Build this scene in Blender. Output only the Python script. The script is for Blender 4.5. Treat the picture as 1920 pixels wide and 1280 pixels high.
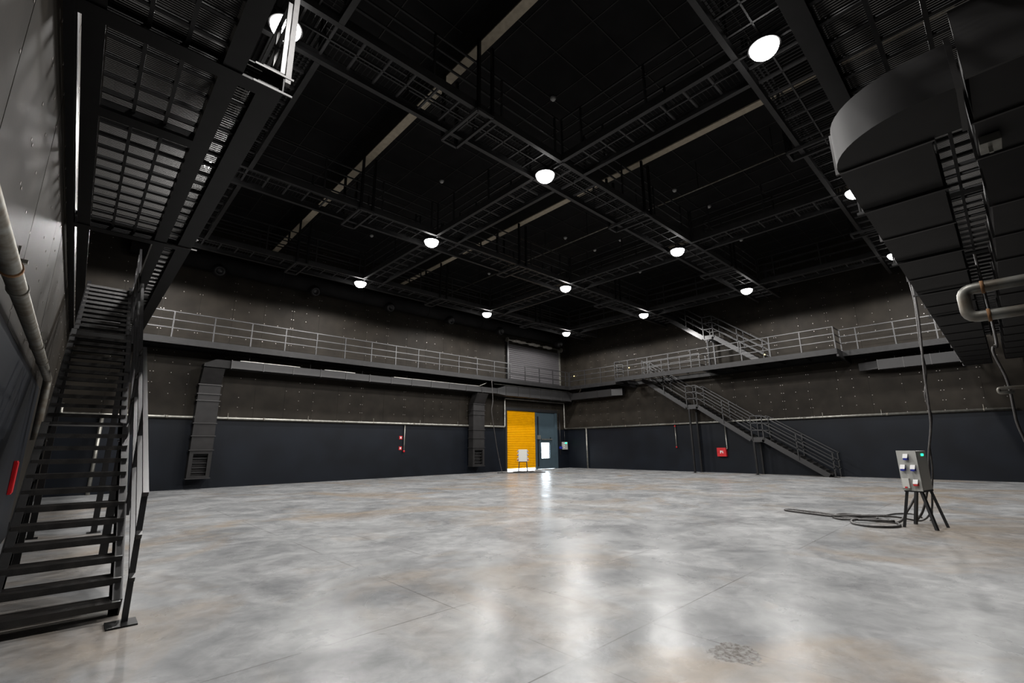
import bpy, math, random
from mathutils import Vector, Matrix
random.seed(7)
for o in list(bpy.data.objects):
    bpy.data.objects.remove(o)
scene = bpy.context.scene
COL = scene.collection

# ------------------------------------------------------------------ camera
cam_data = bpy.data.cameras.new('camera')
cam_data.sensor_fit = 'HORIZONTAL'; cam_data.sensor_width = 36.0
cam_data.lens = 16.1009
cam_data.clip_start = 0.05; cam_data.clip_end = 400
cam = bpy.data.objects.new('camera', cam_data); COL.objects.link(cam)
rows = ((0.73066736, -0.14675466, 0.66677453), (-0.68266919, -0.17046043, 0.71056739), (-0.0093796, 0.97437483, 0.22473475))
# columns: camera x (right), y (up), z (backwards) in world space
M = Matrix(((rows[0][0], rows[0][1], -rows[0][2], 0), (rows[1][0], rows[1][1], -rows[1][2], 0),
            (rows[2][0], rows[2][1], -rows[2][2], 1.5), (0, 0, 0, 1)))
cam.matrix_world = M
scene.camera = cam

# ------------------------------------------------------------------ world and exposure
world = bpy.data.worlds.new('daylight'); scene.world = world
world.use_nodes = True
wbg = world.node_tree.nodes['Background']
wbg.inputs[0].default_value = (0.80, 0.91, 1.0, 1); wbg.inputs[1].default_value = 14.0
vs = scene.view_settings
vs.view_transform = 'Standard'; vs.look = 'None'; vs.gamma = 1.0; vs.use_curve_mapping = False
vs.exposure = 0.0
LAMP_W = 1120.0

# ------------------------------------------------------------------ main dimensions (metres)
XB, YA, XC, YD = 26.87, 22.63, -0.67, -0.75     # inner wall planes
ZC = 11.6                                       # ceiling
ZG0, ZG1, ZGR = 5.45, 5.70, 6.70                # gallery underside, deck, top rail
ZK0, ZK1, ZKR = 8.90, 9.10, 10.15               # catwalk underside, deck, top rail
LX = (1.68, 8.47, 15.97, 22.85)                 # lamp columns
LY = (1.96, 7.62, 13.27, 19.07)                 # lamp rows

# ------------------------------------------------------------------ materials
def mat(name, col, rough=0.6, metal=0.0, var=0.0, vscale=3.0, bump=0.0, bscale=40.0, emit=0.0, spec=None, col2=None, stretch=None):
    m = bpy.data.materials.new(name); m.use_nodes = True
    nt = m.node_tree; b = nt.nodes['Principled BSDF']
    b.inputs['Base Color'].default_value = (*col, 1)
    b.inputs['Roughness'].default_value = rough
    b.inputs['Metallic'].default_value = metal
    if spec is not None: b.inputs['Specular IOR Level'].default_value = spec
    tc = nt.nodes.new('ShaderNodeNewGeometry')
    src = tc.outputs['Position']
    if stretch:
        mp = nt.nodes.new('ShaderNodeMapping'); mp.inputs['Scale'].default_value = stretch
        nt.links.new(src, mp.inputs['Vector']); src = mp.outputs['Vector']
    if var > 0 or col2:
        n = nt.nodes.new('ShaderNodeTexNoise'); n.inputs['Scale'].default_value = vscale; n.inputs['Detail'].default_value = 6
        nt.links.new(src, n.inputs['Vector'])
        r = nt.nodes.new('ShaderNodeValToRGB')
        r.color_ramp.elements[0].position = 0.35; r.color_ramp.elements[1].position = 0.68
        c2 = col2 if col2 else tuple(c * (1 - var) for c in col)
        c1 = col if col2 else tuple(c * (1 + var) for c in col)
        r.color_ramp.elements[0].color = (*c2, 1); r.color_ramp.elements[1].color = (*c1, 1)
        nt.links.new(n.outputs['Fac'], r.inputs['Fac']); nt.links.new(r.outputs['Color'], b.inputs['Base Color'])
    if bump > 0:
        n2 = nt.nodes.new('ShaderNodeTexNoise'); n2.inputs['Scale'].default_value = bscale; n2.inputs['Detail'].default_value = 4
        nt.links.new(src, n2.inputs['Vector'])
        bp = nt.nodes.new('ShaderNodeBump'); bp.inputs['Strength'].default_value = bump; bp.inputs['Distance'].default_value = 0.01
        nt.links.new(n2.outputs['Fac'], bp.inputs['Height']); nt.links.new(bp.outputs['Normal'], b.inputs['Normal'])
    if emit > 0:
        b.inputs['Emission Color'].default_value = (*col, 1); b.inputs['Emission Strength'].default_value = emit
    return m

M_STEEL = mat('black_painted_steel', (0.006746, 0.006535, 0.006746), 0.45, var=0.25, vscale=5, bump=0.05, spec=0.22)
M_RAIL = mat('dark_grey_painted_rail', (0.008328, 0.008136, 0.008632), 0.38, var=0.2, vscale=6)
M_CAT = mat('charcoal_catwalk_steel', (0.01755, 0.01715, 0.01755), 0.5, var=0.2, vscale=4, spec=0.3)
M_CATL = mat('grey_catwalk_bar', (0.0286, 0.02795, 0.0286), 0.5, spec=0.3)
M_GRATE = mat('bare_expanded_metal', (0.03751, 0.03581, 0.0341), 0.45, 0.3)
M_GRATED = mat('black_expanded_metal', (0.0105, 0.01015, 0.01015), 0.5)
M_TREAD = mat('worn_stair_tread', (0.00664, 0.006271, 0.006271), 0.4, var=0.0, col2=(0.01844, 0.0166, 0.01512), vscale=9, bump=0.2, bscale=60)
M_PANEL = mat('brown_black_wall_board', (0.01562, 0.01328, 0.01047), 0.6, var=0.22, vscale=1.6, bump=0.06, bscale=30, spec=0.08)
M_BACK = mat('wall_core', (0.02, 0.018, 0.016), 0.8)
M_NAVY = mat('navy_wainscot_paint', (0.003561, 0.004913, 0.007738), 0.5, var=0.25, vscale=0.9, bump=0.04, spec=0.15)
M_CEIL = mat('black_roof_deck', (0.01105, 0.01071, 0.01105), 0.85, var=0.2, vscale=1.5, spec=0.1)
M_BEAMD = mat('black_roof_beam', (0.0156, 0.0143, 0.013), 0.8, var=0.2)
M_BEIGE = mat('bare_beige_beam_soffit', (0.323, 0.2785, 0.2099), 0.7, var=0.12, vscale=8)
M_GALV = mat('galvanised_pipe', (0.2635, 0.2582, 0.2319), 0.38, 0.75, var=0.25, vscale=7)
M_GALVOLD = mat('rust_spotted_pipe', (0.2108, 0.2108, 0.1922), 0.45, 0.55, col2=(0.124, 0.1054, 0.0806), vscale=9)
M_RUST = mat('rusty_collar', (0.20, 0.10, 0.04), 0.8, 0.2)
M_DUCT = mat('dark_grey_duct', (0.01256, 0.01211, 0.01256), 0.5, 0.2, var=0.15, vscale=2)
M_DUCT2 = mat('black_sheet_duct', (0.0125, 0.0118, 0.0118), 0.6, var=0.2, vscale=3, spec=0.2)
M_FLANGE = mat('duct_flange', (0.0279, 0.02666, 0.02666), 0.4, 0.4)
M_YELLOW = mat('yellow_shutter', (0.629, 0.2932, 0.000425), 0.5, var=0.05, vscale=3, spec=0.08)
M_TEAL = mat('slate_blue_door_panel', (0.0341, 0.0527, 0.0651), 0.4, var=0.08)
M_SHUT = mat('charcoal_shutter', (0.062, 0.0589, 0.062), 0.38, 0.2)
M_GREY = mat('light_grey_box', (0.2909, 0.2909, 0.2719), 0.45)
M_SIDE = mat('mid_grey_box', (0.425, 0.425, 0.3995), 0.5)
M_WHITE = mat('white_plastic', (0.5138, 0.5138, 0.5069), 0.4)
M_BLUE = mat('blue_plastic', (0.0093, 0.0186, 0.2108), 0.4)
M_RED = mat('red_paint', (0.3844, 0.00248, 0.0062), 0.4)
M_REDP = mat('red_plastic', (0.403, 0.0186, 0.0186), 0.4)
M_BLACK = mat('black_plastic', (0.0062, 0.0062, 0.00682), 0.5)
M_CABLE = mat('black_cable_sheath', (0.0279, 0.0248, 0.02356), 0.45, var=0.4, vscale=20)
M_GREEN = mat('green_indicator', (0.02, 0.9, 0.35), 0.4, emit=3.0)
M_AMBER = mat('amber_indicator', (1.0, 0.75, 0.25), 0.4, emit=3.0)
M_LENS = mat('lamp_lens', (1.0, 0.98, 0.96), 0.4, emit=28.0)
M_FILM = mat('grey_plastic_film', (0.279, 0.2604, 0.2356), 0.3, var=0.3, vscale=10, bump=0.5, bscale=25)
M_SCREW = mat('steel_screw', (0.22, 0.205, 0.19), 0.4, 0.5)
M_GROUND = mat('outdoor_ground', (0.7, 0.72, 0.74), 0.9)
def glass():
    m = bpy.data.materials.new('clear_glass'); m.use_nodes = True
    nt = m.node_tree; nt.nodes.clear()
    o = nt.nodes.new('ShaderNodeOutputMaterial'); t = nt.nodes.new('ShaderNodeBsdfTransparent')
    g = nt.nodes.new('ShaderNodeBsdfGlossy'); g.inputs['Roughness'].default_value = 0.05
    mx = nt.nodes.new('ShaderNodeMixShader'); mx.inputs[0].default_value = 0.08
    nt.links.new(t.outputs[0], mx.inputs[1]); nt.links.new(g.outputs[0], mx.inputs[2]); nt.links.new(mx.outputs[0], o.inputs[0])
    return m
M_GLASS = glass()
M_STRG = mat('stair_stringer_steel', (0.009029, 0.008769, 0.009288), 0.4)

def floor_material():
    m = bpy.data.materials.new('polished_concrete'); m.use_nodes = True
    nt = m.node_tree; b = nt.nodes['Principled BSDF']; L = nt.links
    def N(t, **k):
        n = nt.nodes.new(t)
        for a, v in k.items(): setattr(n, a, v)
        return n
    geo = N('ShaderNodeNewGeometry')
    def noise(scale, detail=6, dist=0.0, rough=0.55, off=0):
        mp = N('ShaderNodeMapping'); mp.inputs['Location'].default_value = (off, off * 0.7, 0)
        L.new(geo.outputs['Position'], mp.inputs['Vector'])
        n = N('ShaderNodeTexNoise'); n.inputs['Scale'].default_value = scale; n.inputs['Detail'].default_value = detail
        n.inputs['Distortion'].default_value = dist; n.inputs['Roughness'].default_value = rough
        L.new(mp.outputs['Vector'], n.inputs['Vector']); return n.outputs['Fac']
    def ramp(fac, stops):
        r = N('ShaderNodeValToRGB'); e = r.color_ramp.elements
        while len(e) < len(stops): e.new(0.5)
        for i, (p, c) in enumerate(stops): e[i].position = p; e[i].color = (*c, 1) if len(c) == 3 else c
        L.new(fac, r.inputs['Fac']); return r.outputs['Color']
    def mix(fac, a, c, mode='MIX'):
        x = N('ShaderNodeMix', data_type='RGBA', blend_type=mode)
        if isinstance(fac, float): x.inputs[0].default_value = fac
        else: L.new(fac, x.inputs[0])
        for i, s in ((6, a), (7, c)):
            if isinstance(s, tuple): x.inputs[i].default_value = (*s, 1)
            else: L.new(s, x.inputs[i])
        return x.outputs[2]
    def math_(op, a, c=None):
        x = N('ShaderNodeMath', operation=op)
        for i, s in ((0, a), (1, c)):
            if s is None: continue
            if isinstance(s, (int, float)): x.inputs[i].default_value = s
            else: L.new(s, x.inputs[i])
        return x.outputs[0]
    base = ramp(noise(0.75, 10, 1.0, 0.62), [(0.30, (0.135, 0.138, 0.142)), (0.48, (0.208, 0.211, 0.213)), (0.68, (0.300, 0.303, 0.304))])
    tan_f = ramp(noise(0.28, 7, 1.2, 0.6, 13), [(0.50, (0, 0, 0)), (0.68, (1, 1, 1))])
    tan_f2 = math_('MULTIPLY', tan_f, 0.9)
    c = mix(tan_f2, base, (0.218, 0.181, 0.143))
    fine = ramp(noise(5.0, 8, 0.6, 0.65, 5), [(0.30, (0.76, 0.765, 0.77)), (0.62, (1.06, 1.06, 1.06))])
    c = mix(1.0, c, fine, 'MULTIPLY')
    brown = ramp(noise(1.3, 8, 1.5, 0.7, 31), [(0.64, (0, 0, 0)), (0.74, (1, 1, 1))])
    c = mix(math_('MULTIPLY', brown, 0.45), c, (0.135, 0.10, 0.072))
    # sawn control joints, broken by noise
    sep = N('ShaderNodeSeparateXYZ'); L.new(geo.outputs['Position'], sep.inputs[0])
    br = ramp(noise(0.9, 3, 0, 0.5, 77), [(0.42, (0, 0, 0)), (0.55, (1, 1, 1))])
    tot = None
    for ax, vals in ((1, (2.43, 3.95, 9.9, 15.9)), (0, (2.9, 3.9, 9.9, 15.9, 21.9))):
        for v in vals:
            d = math_('ABSOLUTE', math_('SUBTRACT', sep.outputs[ax], v))
            k = math_('LESS_THAN', d, 0.006)
            tot = k if tot is None else math_('MAXIMUM', tot, k)
    tot = math_('MULTIPLY', math_('MULTIPLY', tot, br), 0.65)
    c = mix(tot, c, (0.05, 0.045, 0.04))
    # spalled patch beside the joint
    vd = N('ShaderNodeVectorMath', operation='DISTANCE'); L.new(geo.outputs['Position'], vd.inputs[0]); vd.inputs[1].default_value = (3.80, 1.68, 0)
    near = math_('LESS_THAN', math_('ADD', vd.outputs['Value'], math_('MULTIPLY', noise(9, 6, 0, 0.7, 3), 0.25)), 0.30)
    chip = ramp(noise(26, 6, 0.5, 0.7, 9), [(0.42, (0.06, 0.05, 0.042)), (0.60, (0.20, 0.196, 0.188))])
    c = mix(math_('MULTIPLY', near, 0.92), c, chip)
    L.new(c, b.inputs['Base Color'])
    rg = ramp(noise(1.1, 6, 0.5, 0.6, 21), [(0.3, (0.22, 0.22, 0.22)), (0.7, (0.36, 0.36, 0.36))])
    L.new(rg, b.inputs['Roughness'])
    bp = N('ShaderNodeBump'); bp.inputs['Strength'].default_value = 0.10; bp.inputs['Distance'].default_value = 0.02
    L.new(noise(7.0, 8, 0.4, 0.68, 41), bp.inputs['Height']); L.new(bp.outputs['Normal'], b.inputs['Normal'])
    b.inputs['Specular IOR Level'].default_value = 0.07
    return m
M_FLOOR = floor_material()

# ------------------------------------------------------------------ mesh helpers
class MB:
    def __init__(s): s.v = []; s.f = []; s.sm = []
    def add(s, vs_, fs, smooth=False):
        n = len(s.v); s.v += [tuple(v) for v in vs_]
        for f in fs: s.f.append(tuple(i + n for i in f)); s.sm.append(smooth)
        return s
    def box(s, x0, x1, y0, y1, z0, z1):
        return s.add([(x0, y0, z0), (x1, y0, z0), (x1, y1, z0), (x0, y1, z0), (x0, y0, z1), (x1, y0, z1), (x1, y1, z1), (x0, y1, z1)],
                     [(0, 3, 2, 1), (4, 5, 6, 7), (0, 1, 5, 4), (1, 2, 6, 5), (2, 3, 7, 6), (3, 0, 4, 7)])
    def bar(s, p, q, w, h, up=(0, 0, 1)):
        p = Vector(p); q = Vector(q); d = (q - p).normalized(); u = Vector(up)
        if abs(d.dot(u)) > 0.99: u = Vector((0, 1, 0))
        sd = d.cross(u).normalized(); u = sd.cross(d).normalized()
        a = sd * (w / 2); b = u * (h / 2)
        return s.add([p - a - b, p + a - b, p + a + b, p - a + b, q - a - b, q + a - b, q + a + b, q - a + b],
                     [(0, 1, 2, 3), (7, 6, 5, 4), (0, 4, 5, 1), (1, 5, 6, 2), (2, 6, 7, 3), (3, 7, 4, 0)])
    def tube(s, pts, r, seg=10, cap=True, rs=None):
        pts = [Vector(p) for p in pts]; n = len(pts); rings = []
        t0 = (pts[1] - pts[0]).normalized()
        nrm = Vector((0, 0, 1)) if abs(t0.z) < 0.9 else Vector((1, 0, 0))
        for i in range(n):
            t = ((pts[min(i + 1, n - 1)] - pts[max(i - 1, 0)])).normalized()
            nrm = (nrm - t * nrm.dot(t)).normalized(); b = t.cross(nrm)
            rr = rs[i] if rs else r
            rings.append([pts[i] + (nrm * math.cos(2 * math.pi * k / seg) + b * math.sin(2 * math.pi * k / seg)) * rr for k in range(seg)])
        base = len(s.v)
        for rg in rings: s.v += [tuple(v) for v in rg]
        for i in range(n - 1):
            for k in range(seg):
                a = base + i * seg + k; c = base + i * seg + (k + 1) % seg
                s.f.append((a, c, c + seg, a + seg)); s.sm.append(True)
        if cap:
            s.f.append(tuple(base + k for k in reversed(range(seg)))); s.sm.append(False)
            s.f.append(tuple(base + (n - 1) * seg + k for k in range(seg))); s.sm.append(False)
        return s
    def lathe(s, prof, c, seg=24, axis=2):   # prof: (r, h) list
        base = len(s.v); cx, cy, cz = c
        for r, h in prof:
            for k in range(seg):
                a = 2 * math.pi * k / seg; u, w = r * math.cos(a), r * math.sin(a)
                s.v.append((cx + u, cy + w, cz + h) if axis == 2 else ((cx + u, cy + h, cz + w) if axis == 1 else (cx + h, cy + u, cz + w)))
        for i in range(len(prof) - 1):
            for k in range(seg):
                a = base + i * seg + k; b = base + i * seg + (k + 1) % seg
                s.f.append((a, b, b + seg, a + seg)); s.sm.append(True)
        return s
    def prism(s, outline, ax, a0, a1):       # outline in the two other axes, extruded along ax
        def P(u, w, a): return (a, u, w) if ax == 0 else ((u, a, w) if ax == 1 else (u, w, a))
        n = len(outline)
        vs_ = [P(u, w, a0) for u, w in outline] + [P(u, w, a1) for u, w in outline]
        fs = [tuple(reversed(range(n))), tuple(range(n, 2 * n))] + [(i, (i + 1) % n, n + (i + 1) % n, n + i) for i in range(n)]
        return s.add(vs_, fs)
    def mesh(s, name, org=(0, 0, 0)):
        me = bpy.data.meshes.new(name)
        me.from_pydata([(v[0] - org[0], v[1] - org[1], v[2] - org[2]) for v in s.v], [], s.f)
        me.polygons.foreach_set('use_smooth', s.sm); me.update()
        return me

def link(name, data, m=None, parent=None, loc=(0, 0, 0)):
    if m is not None and data is not None and not data.materials: data.materials.append(m)
    o = bpy.data.objects.new(name, data); COL.objects.link(o); o.location = loc
    if parent is not None: o.parent = parent
    return o
def part(mb, name, m, parent, org=None, kind=None, label=None):
    """one mesh; coordinates given in world space, parent chain origin = org"""
    if org is None: org = origin_of(parent)
    o = link(name, mb.mesh(name, org), m, parent)
    if kind: o['kind'] = kind
    if label: o['label'] = label
    return o
def origin_of(p):
    o = Vector((0, 0, 0))
    while p is not None: o = o + p.location; p = p.parent
    return tuple(o)
def inst(me, name, m, parent, wloc):
    og = origin_of(parent)
    return link(name, me, m, parent, (wloc[0] - og[0], wloc[1] - og[1], wloc[2] - og[2]))
def thing(name, label, cat, loc, group=None):
    o = bpy.data.objects.new(name, None); COL.objects.link(o); o.location = loc; o.empty_display_size = 0.2
    o['label'] = label; o['category'] = cat
    if group: o['group'] = group
    return o
def solo(mb, name, m, label, cat, org, group=None, kind=None):
    o = link(name, mb.mesh(name, org), m, None, org)
    o['label'] = label; o['category'] = cat
    if group: o['group'] = group
    if kind: o['kind'] = kind
    return o
def struct(mb, name, m, label, cat, org=(0, 0, 0)):
    o = link(name, mb.mesh(name, org), m, None, org); o['kind'] = 'structure'; o['label'] = label; o['category'] = cat
    return o
def copy_tree(o, parent=None):
    c = o.copy(); COL.objects.link(c); c.parent = parent
    for ch in o.children: copy_tree(ch, c)
    return c
def smooth_path(pts, k=6):
    P = [Vector(p) for p in pts]; P = [P[0] * 2 - P[1]] + P + [P[-1] * 2 - P[-2]]; out = []
    for i in range(1, len(P) - 2):
        a, b, c, d = P[i - 1:i + 3]
        for j in range(k):
            t = j / k
            out.append(0.5 * ((2 * b) + (c - a) * t + (2 * a - 5 * b + 4 * c - d) * t * t + (3 * b - a - 3 * c + d) * t ** 3))
    out.append(P[-2]); return out

# ------------------------------------------------------------------ shell
T = 0.3
GX0, GX1, GZ = 20.62, 25.58, 4.0                # gate opening in the far wall
fl = struct(MB().box(XC - T, XB + T, YD - T, YA + T, -0.2, 0), 'floor', M_FLOOR, 'polished grey concrete floor with tan stains', 'floor')
ground = struct(MB().box(XC - 20, XB + 20, YA + T, YA + 30, -0.22, -0.02), 'floor_outside', M_GROUND, 'pale sunlit ground outside the roller door', 'ground')
ceil = struct(MB().box(XC - T, XB + T, YD - T, YA + T, ZC, ZC + 0.2), 'ceiling', M_CEIL, 'black roof deck above the catwalks', 'ceiling')
seam = MB()
for k in range(1, 23): seam.box(XC + k * 1.2 - 0.012, XC + k * 1.2 + 0.012, YD, YA, ZC - 0.02, ZC)
for k in range(1, 20): seam.box(XC, XB, YD + k * 1.2 - 0.012, YD + k * 1.2 + 0.012, ZC - 0.025, ZC - 0.005)
part(seam, 'deck_seams', M_BEAMD, ceil, kind='stuff')
wa = MB()
wa.box(XC - T, GX0, YA, YA + T, 0, ZC); wa.box(GX1, XB + T, YA, YA + T, 0, ZC); wa.box(GX0, GX1, YA, YA + T, GZ, ZC)
wall_back = struct(wa, 'wall_back', M_BACK, 'far wall of dark brown boards over navy wainscot with the yellow door', 'wall')
wall_right = struct(MB().box(XB, XB + T, YD - T, YA, 0, ZC), 'wall_right', M_BACK, 'dark wall behind the long staircase with red hydrant cabinet', 'wall')
wall_left = struct(MB().box(XC - T, XC, YD - T, YA, 0, ZC), 'wall_left', M_BACK, 'dark wall beside the steep near staircase', 'wall')
wall_near = struct(MB().box(XC, XB, YD - T, YD, 0, ZC), 'wall_near', M_BACK, 'dark wall behind the big rectangular duct', 'wall')

ZW = 2.72
def wall_panels(wall, axis, plane, sgn, spans, zrows):
    """boards along a wall; axis 0: wall runs along X at y=plane, axis 1: along Y at x=plane; sgn = inward direction"""
    cache = {}
    scr = MB()
    for (a0, a1, z0, z1) in spans:
        n = max(1, round((a1 - a0) / 1.25)); w = (a1 - a0) / n
        rowsz = [z for z in zrows if z0 < z < z1]
        zs = [z0] + rowsz + [z1]
        for i in range(n):
            for j in range(len(zs) - 1):
                h = zs[j + 1] - zs[j]
                key = (round(w, 3), round(h, 3))
                if key not in cache:
                    g = 0.004; t = 0.014; hb = MB()
                    if axis == 0: hb.box(g, w - g, min(0, sgn * t), max(0, sgn * t), g, h - g)
                    else: hb.box(min(0, sgn * t), max(0, sgn * t), g, w - g, g, h - g)
                    cache[key] = hb.mesh('wall_board')
                jit = random.choice((0, 0, 0.002, 0.004)) * sgn
                p = (a0 + i * w, plane + jit, zs[j]) if axis == 0 else (plane + jit, a0 + i * w, zs[j])
                inst(cache[key], 'wall_board', M_PANEL, wall, p)
                # screw heads down the joints and the middle of the board
                for u in (0.05, w / 2, w - 0.05):
                    if random.random() < 0.35: continue
                    z = zs[j] + 0.15
                    while z < zs[j + 1] - 0.1:
                        if random.random() < 0.8:
                            r = 0.013; a = a0 + i * w + u; d = plane + sgn * 0.021
                            if axis == 0: scr.box(a - r, a + r, min(d, d - sgn * .008), max(d, d - sgn * .008), z - r, z + r)
                            else: scr.box(min(d, d - sgn * .008), max(d, d - sgn * .008), a - r, a + r, z - r, z + r)
                        z += 0.42
    part(scr, 'board_screws', M_SCREW, wall, kind='stuff')
RZ = (5.72, 8.62)
wall_panels(wall_back, 0, YA, -1, [(XC, GX0 - 0.12, ZW, ZC), (GX0 - 0.12, GX1 + 0.12, GZ + 0.1, ZC), (GX1 + 0.12, XB, ZW, ZC)], RZ)
wall_panels(wall_right, 1, XB, -1, [(YD, YA, ZW, ZC)], RZ)
wall_panels(wall_left, 1, XC, 1, [(YD, YA, ZW, ZC)], RZ)
wall_panels(wall_near, 0, YD, 1, [(XC, XB, ZW, ZC)], RZ)
def wains(wall, axis, plane, sgn, a0, a1):
    t = 0.02 * sgn; h = MB()
    if axis == 0: h.box(a0, a1, min(plane, plane + t), max(plane, plane + t), 0, ZW - 0.006)
    else: h.box(min(plane, plane + t), max(plane, plane + t), a0, a1, 0, ZW - 0.006)
    part(h, 'wainscot', M_NAVY, wall)
wains(wall_back, 0, YA, -1, XC, GX0 - 0.12); wains(wall_back, 0, YA, -1, GX1 + 0.12, XB)
wains(wall_right, 1, XB, -1, YD, YA); wains(wall_left, 1, XC, 1, YD, 12.8); wains(wall_near, 0, YD, 1, XC, XB)
part(MB().box(XC, XC + 0.012, 12.8, YA, 0.25, ZW), 'wall_board', M_PANEL, wall_left)
part(MB().box(XC, XC + 0.03, 12.8, YA, 0, 0.25), 'skirting', M_BLACK, wall_left)

# ------------------------------------------------------------------ roof beams
for i, bx in enumerate((5.71, 12.56, 19.55)):
    t = thing('roof_beam', ('deep black roof beam with bare beige soffit over the near catwalk hatches', 'deep black roof beam with bare beige soffit, second from the near staircase wall',
                            'deep black roof beam with bare beige soffit nearest the wall with the long staircase')[i], 'beam', (bx, YD, 10.75))
    part(MB().box(bx - 0.115, bx + 0.115, YD, YA, 10.79, ZC), 'web', M_BEAMD, t)
    part(MB().box(bx - 0.125, bx + 0.125, YD, YA, 10.75, 10.79), 'soffit', M_BEIGE, t, label='bare beige underside strip')

# ------------------------------------------------------------------ railings
POSTM = {}
def post_mesh(h, w=0.045):
    k = (round(h, 3), w)
    if k not in POSTM: POSTM[k] = MB().box(-w / 2, w / 2, -w / 2, w / 2, 0, h).mesh('post')
    return POSTM[k]
def railing(parent, p, q, z0, z1, step=1.35, first=0.0, m=M_RAIL, fr=(1.0, 0.68, 0.36), ends=True, rw=0.04):
    p = Vector((p[0], p[1], 0)); q = Vector((q[0], q[1], 0)); L_ = (q - p).length; d = (q - p) / L_
    ts = []
    t = first
    while t < L_ - 0.05: ts.append(t); t += step
    if ends:
        if not ts or ts[0] > 0.2: ts.insert(0, 0.0)
        if L_ - ts[-1] > 0.2: ts.append(L_)
    pm = post_mesh(z1 - z0)
    for t in ts:
        w = p + d * t; inst(pm, 'post', m, parent, (w.x, w.y, z0))
    for f in fr:
        z = z0 + (z1 - z0) * f
        part(MB().bar((p.x, p.y, z), (q.x, q.y, z), rw, rw), 'rail', m, parent)

def channel(mb, p, q, h, fl_, side):
    """C channel between p and q (horizontal run), web height h, flanges of width fl_ toward side vector"""
    p = Vector(p); q = Vector(q); sd = Vector(side)
    mb.bar(p, q, 0.012 if True else 0, h)
    off = sd * (fl_ / 2)
    for z in (-h / 2 + 0.006, h / 2 - 0.006):
        mb.bar(p + off + Vector((0, 0, z)), q + off + Vector((0, 0, z)), fl_, 0.012)
    return mb

# ------------------------------------------------------------------ galleries around the walls
def deck_along_x(t, x0, x1, y0, y1, z, cross=0.60, mesh_step=0.06, mid=True, mesh_m=M_GRATED, barm=M_CAT, flat=0.05):
    cb = MB().box(-0.02, 0.02, y0 - (y0 + y1) / 2, y1 - (y0 + y1) / 2, -flat, 0).mesh('cross_bar')
    n = int((x1 - x0) / cross)
    for i in range(1, n):
        inst(cb, 'cross_bar', barm, t, (x0 + i * (x1 - x0) / n, (y0 + y1) / 2, z))
    if mid: part(MB().box(x0, x1, (y0 + y1) / 2 - 0.015, (y0 + y1) / 2 + 0.015, z - flat, z), 'stringer_bar', barm, t)
    g = MB(); k = int((x1 - x0) / mesh_step)
    for i in range(k):
        x = x0 + (i + 0.5) * mesh_step
        g.bar((x, y0, z + 0.012), (x, y1, z + 0.012), 0.006, mesh_step * 0.45, (0.5, 0, 0.85))
    part(g, 'grating', mesh_m, t, kind='stuff')
def plate(t, x0, x1, y0, y1, z):
    part(MB().box(x0, x1, y0, y1, z - 0.008, z), 'deck_plate', M_STEEL, t)
def deck_along_y(t, x0, x1, y0, y1, z, cross=0.60, mesh_step=0.06, mid=True, mesh_m=M_GRATED, barm=M_CAT, flat=0.05):
    cb = MB().box(x0 - (x0 + x1) / 2, x1 - (x0 + x1) / 2, -0.02, 0.02, -flat, 0).mesh('cross_bar')
    n = int((y1 - y0) / cross)
    for i in range(1, n):
        inst(cb, 'cross_bar', barm, t, ((x0 + x1) / 2, y0 + i * (y1 - y0) / n, z))
    if mid: part(MB().box((x0 + x1) / 2 - 0.015, (x0 + x1) / 2 + 0.015, y0, y1, z - flat, z), 'stringer_bar', barm, t)
    g = MB(); k = int((y1 - y0) / mesh_step)
    for i in range(k):
        y = y0 + (i + 0.5) * mesh_step
        g.bar((x0, y, z + 0.012), (x1, y, z + 0.012), 0.006, mesh_step * 0.45, (0, 0.5, 0.85))
    part(g, 'grating', mesh_m, t, kind='stuff')

YGA = 21.12                                     # outer edge of far gallery
XGB = 25.40; XGW = 24.40; WY0, WY1 = 4.72, 16.55 # outer edges of right gallery, wide part
XGC = 1.16; YGD = 0.80
zm = (ZG0 + ZG1) / 2; gh = ZG1 - ZG0
# far wall gallery
ga = thing('gallery_walkway', 'steel gallery walkway with railing crossing the far wall above the yellow door', 'walkway', (XGC, YGA, ZG0))
part(channel(MB(), (XGC, YGA, zm), (XGB, YGA, zm), gh, 0.09, (0, 1, 0)), 'outer_beam', M_STEEL, ga)
part(channel(MB(), (XC + 0.02, YA - 0.12, zm), (XB - 0.02, YA - 0.12, zm), gh, 0.09, (0, -1, 0)), 'inner_beam', M_STEEL, ga)
plate(ga, XC + 0.03, XB - 0.03, YGA + 0.1, YA - 0.22, ZG1 - 0.005)
for k in range(20): part(MB().box(1.9 + k * 1.2 - .025, 1.9 + k * 1.2 + .025, YGA + 0.1, YA - 0.2, ZG1 - 0.11, ZG1 - 0.02), 'joist', M_STEEL, ga)
railing(ga, (XGC, YGA + 0.03), (XGB - 0.02, YGA + 0.03), ZG1, ZGR, 1.35, 3.46 - XGC - 1.35)
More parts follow.
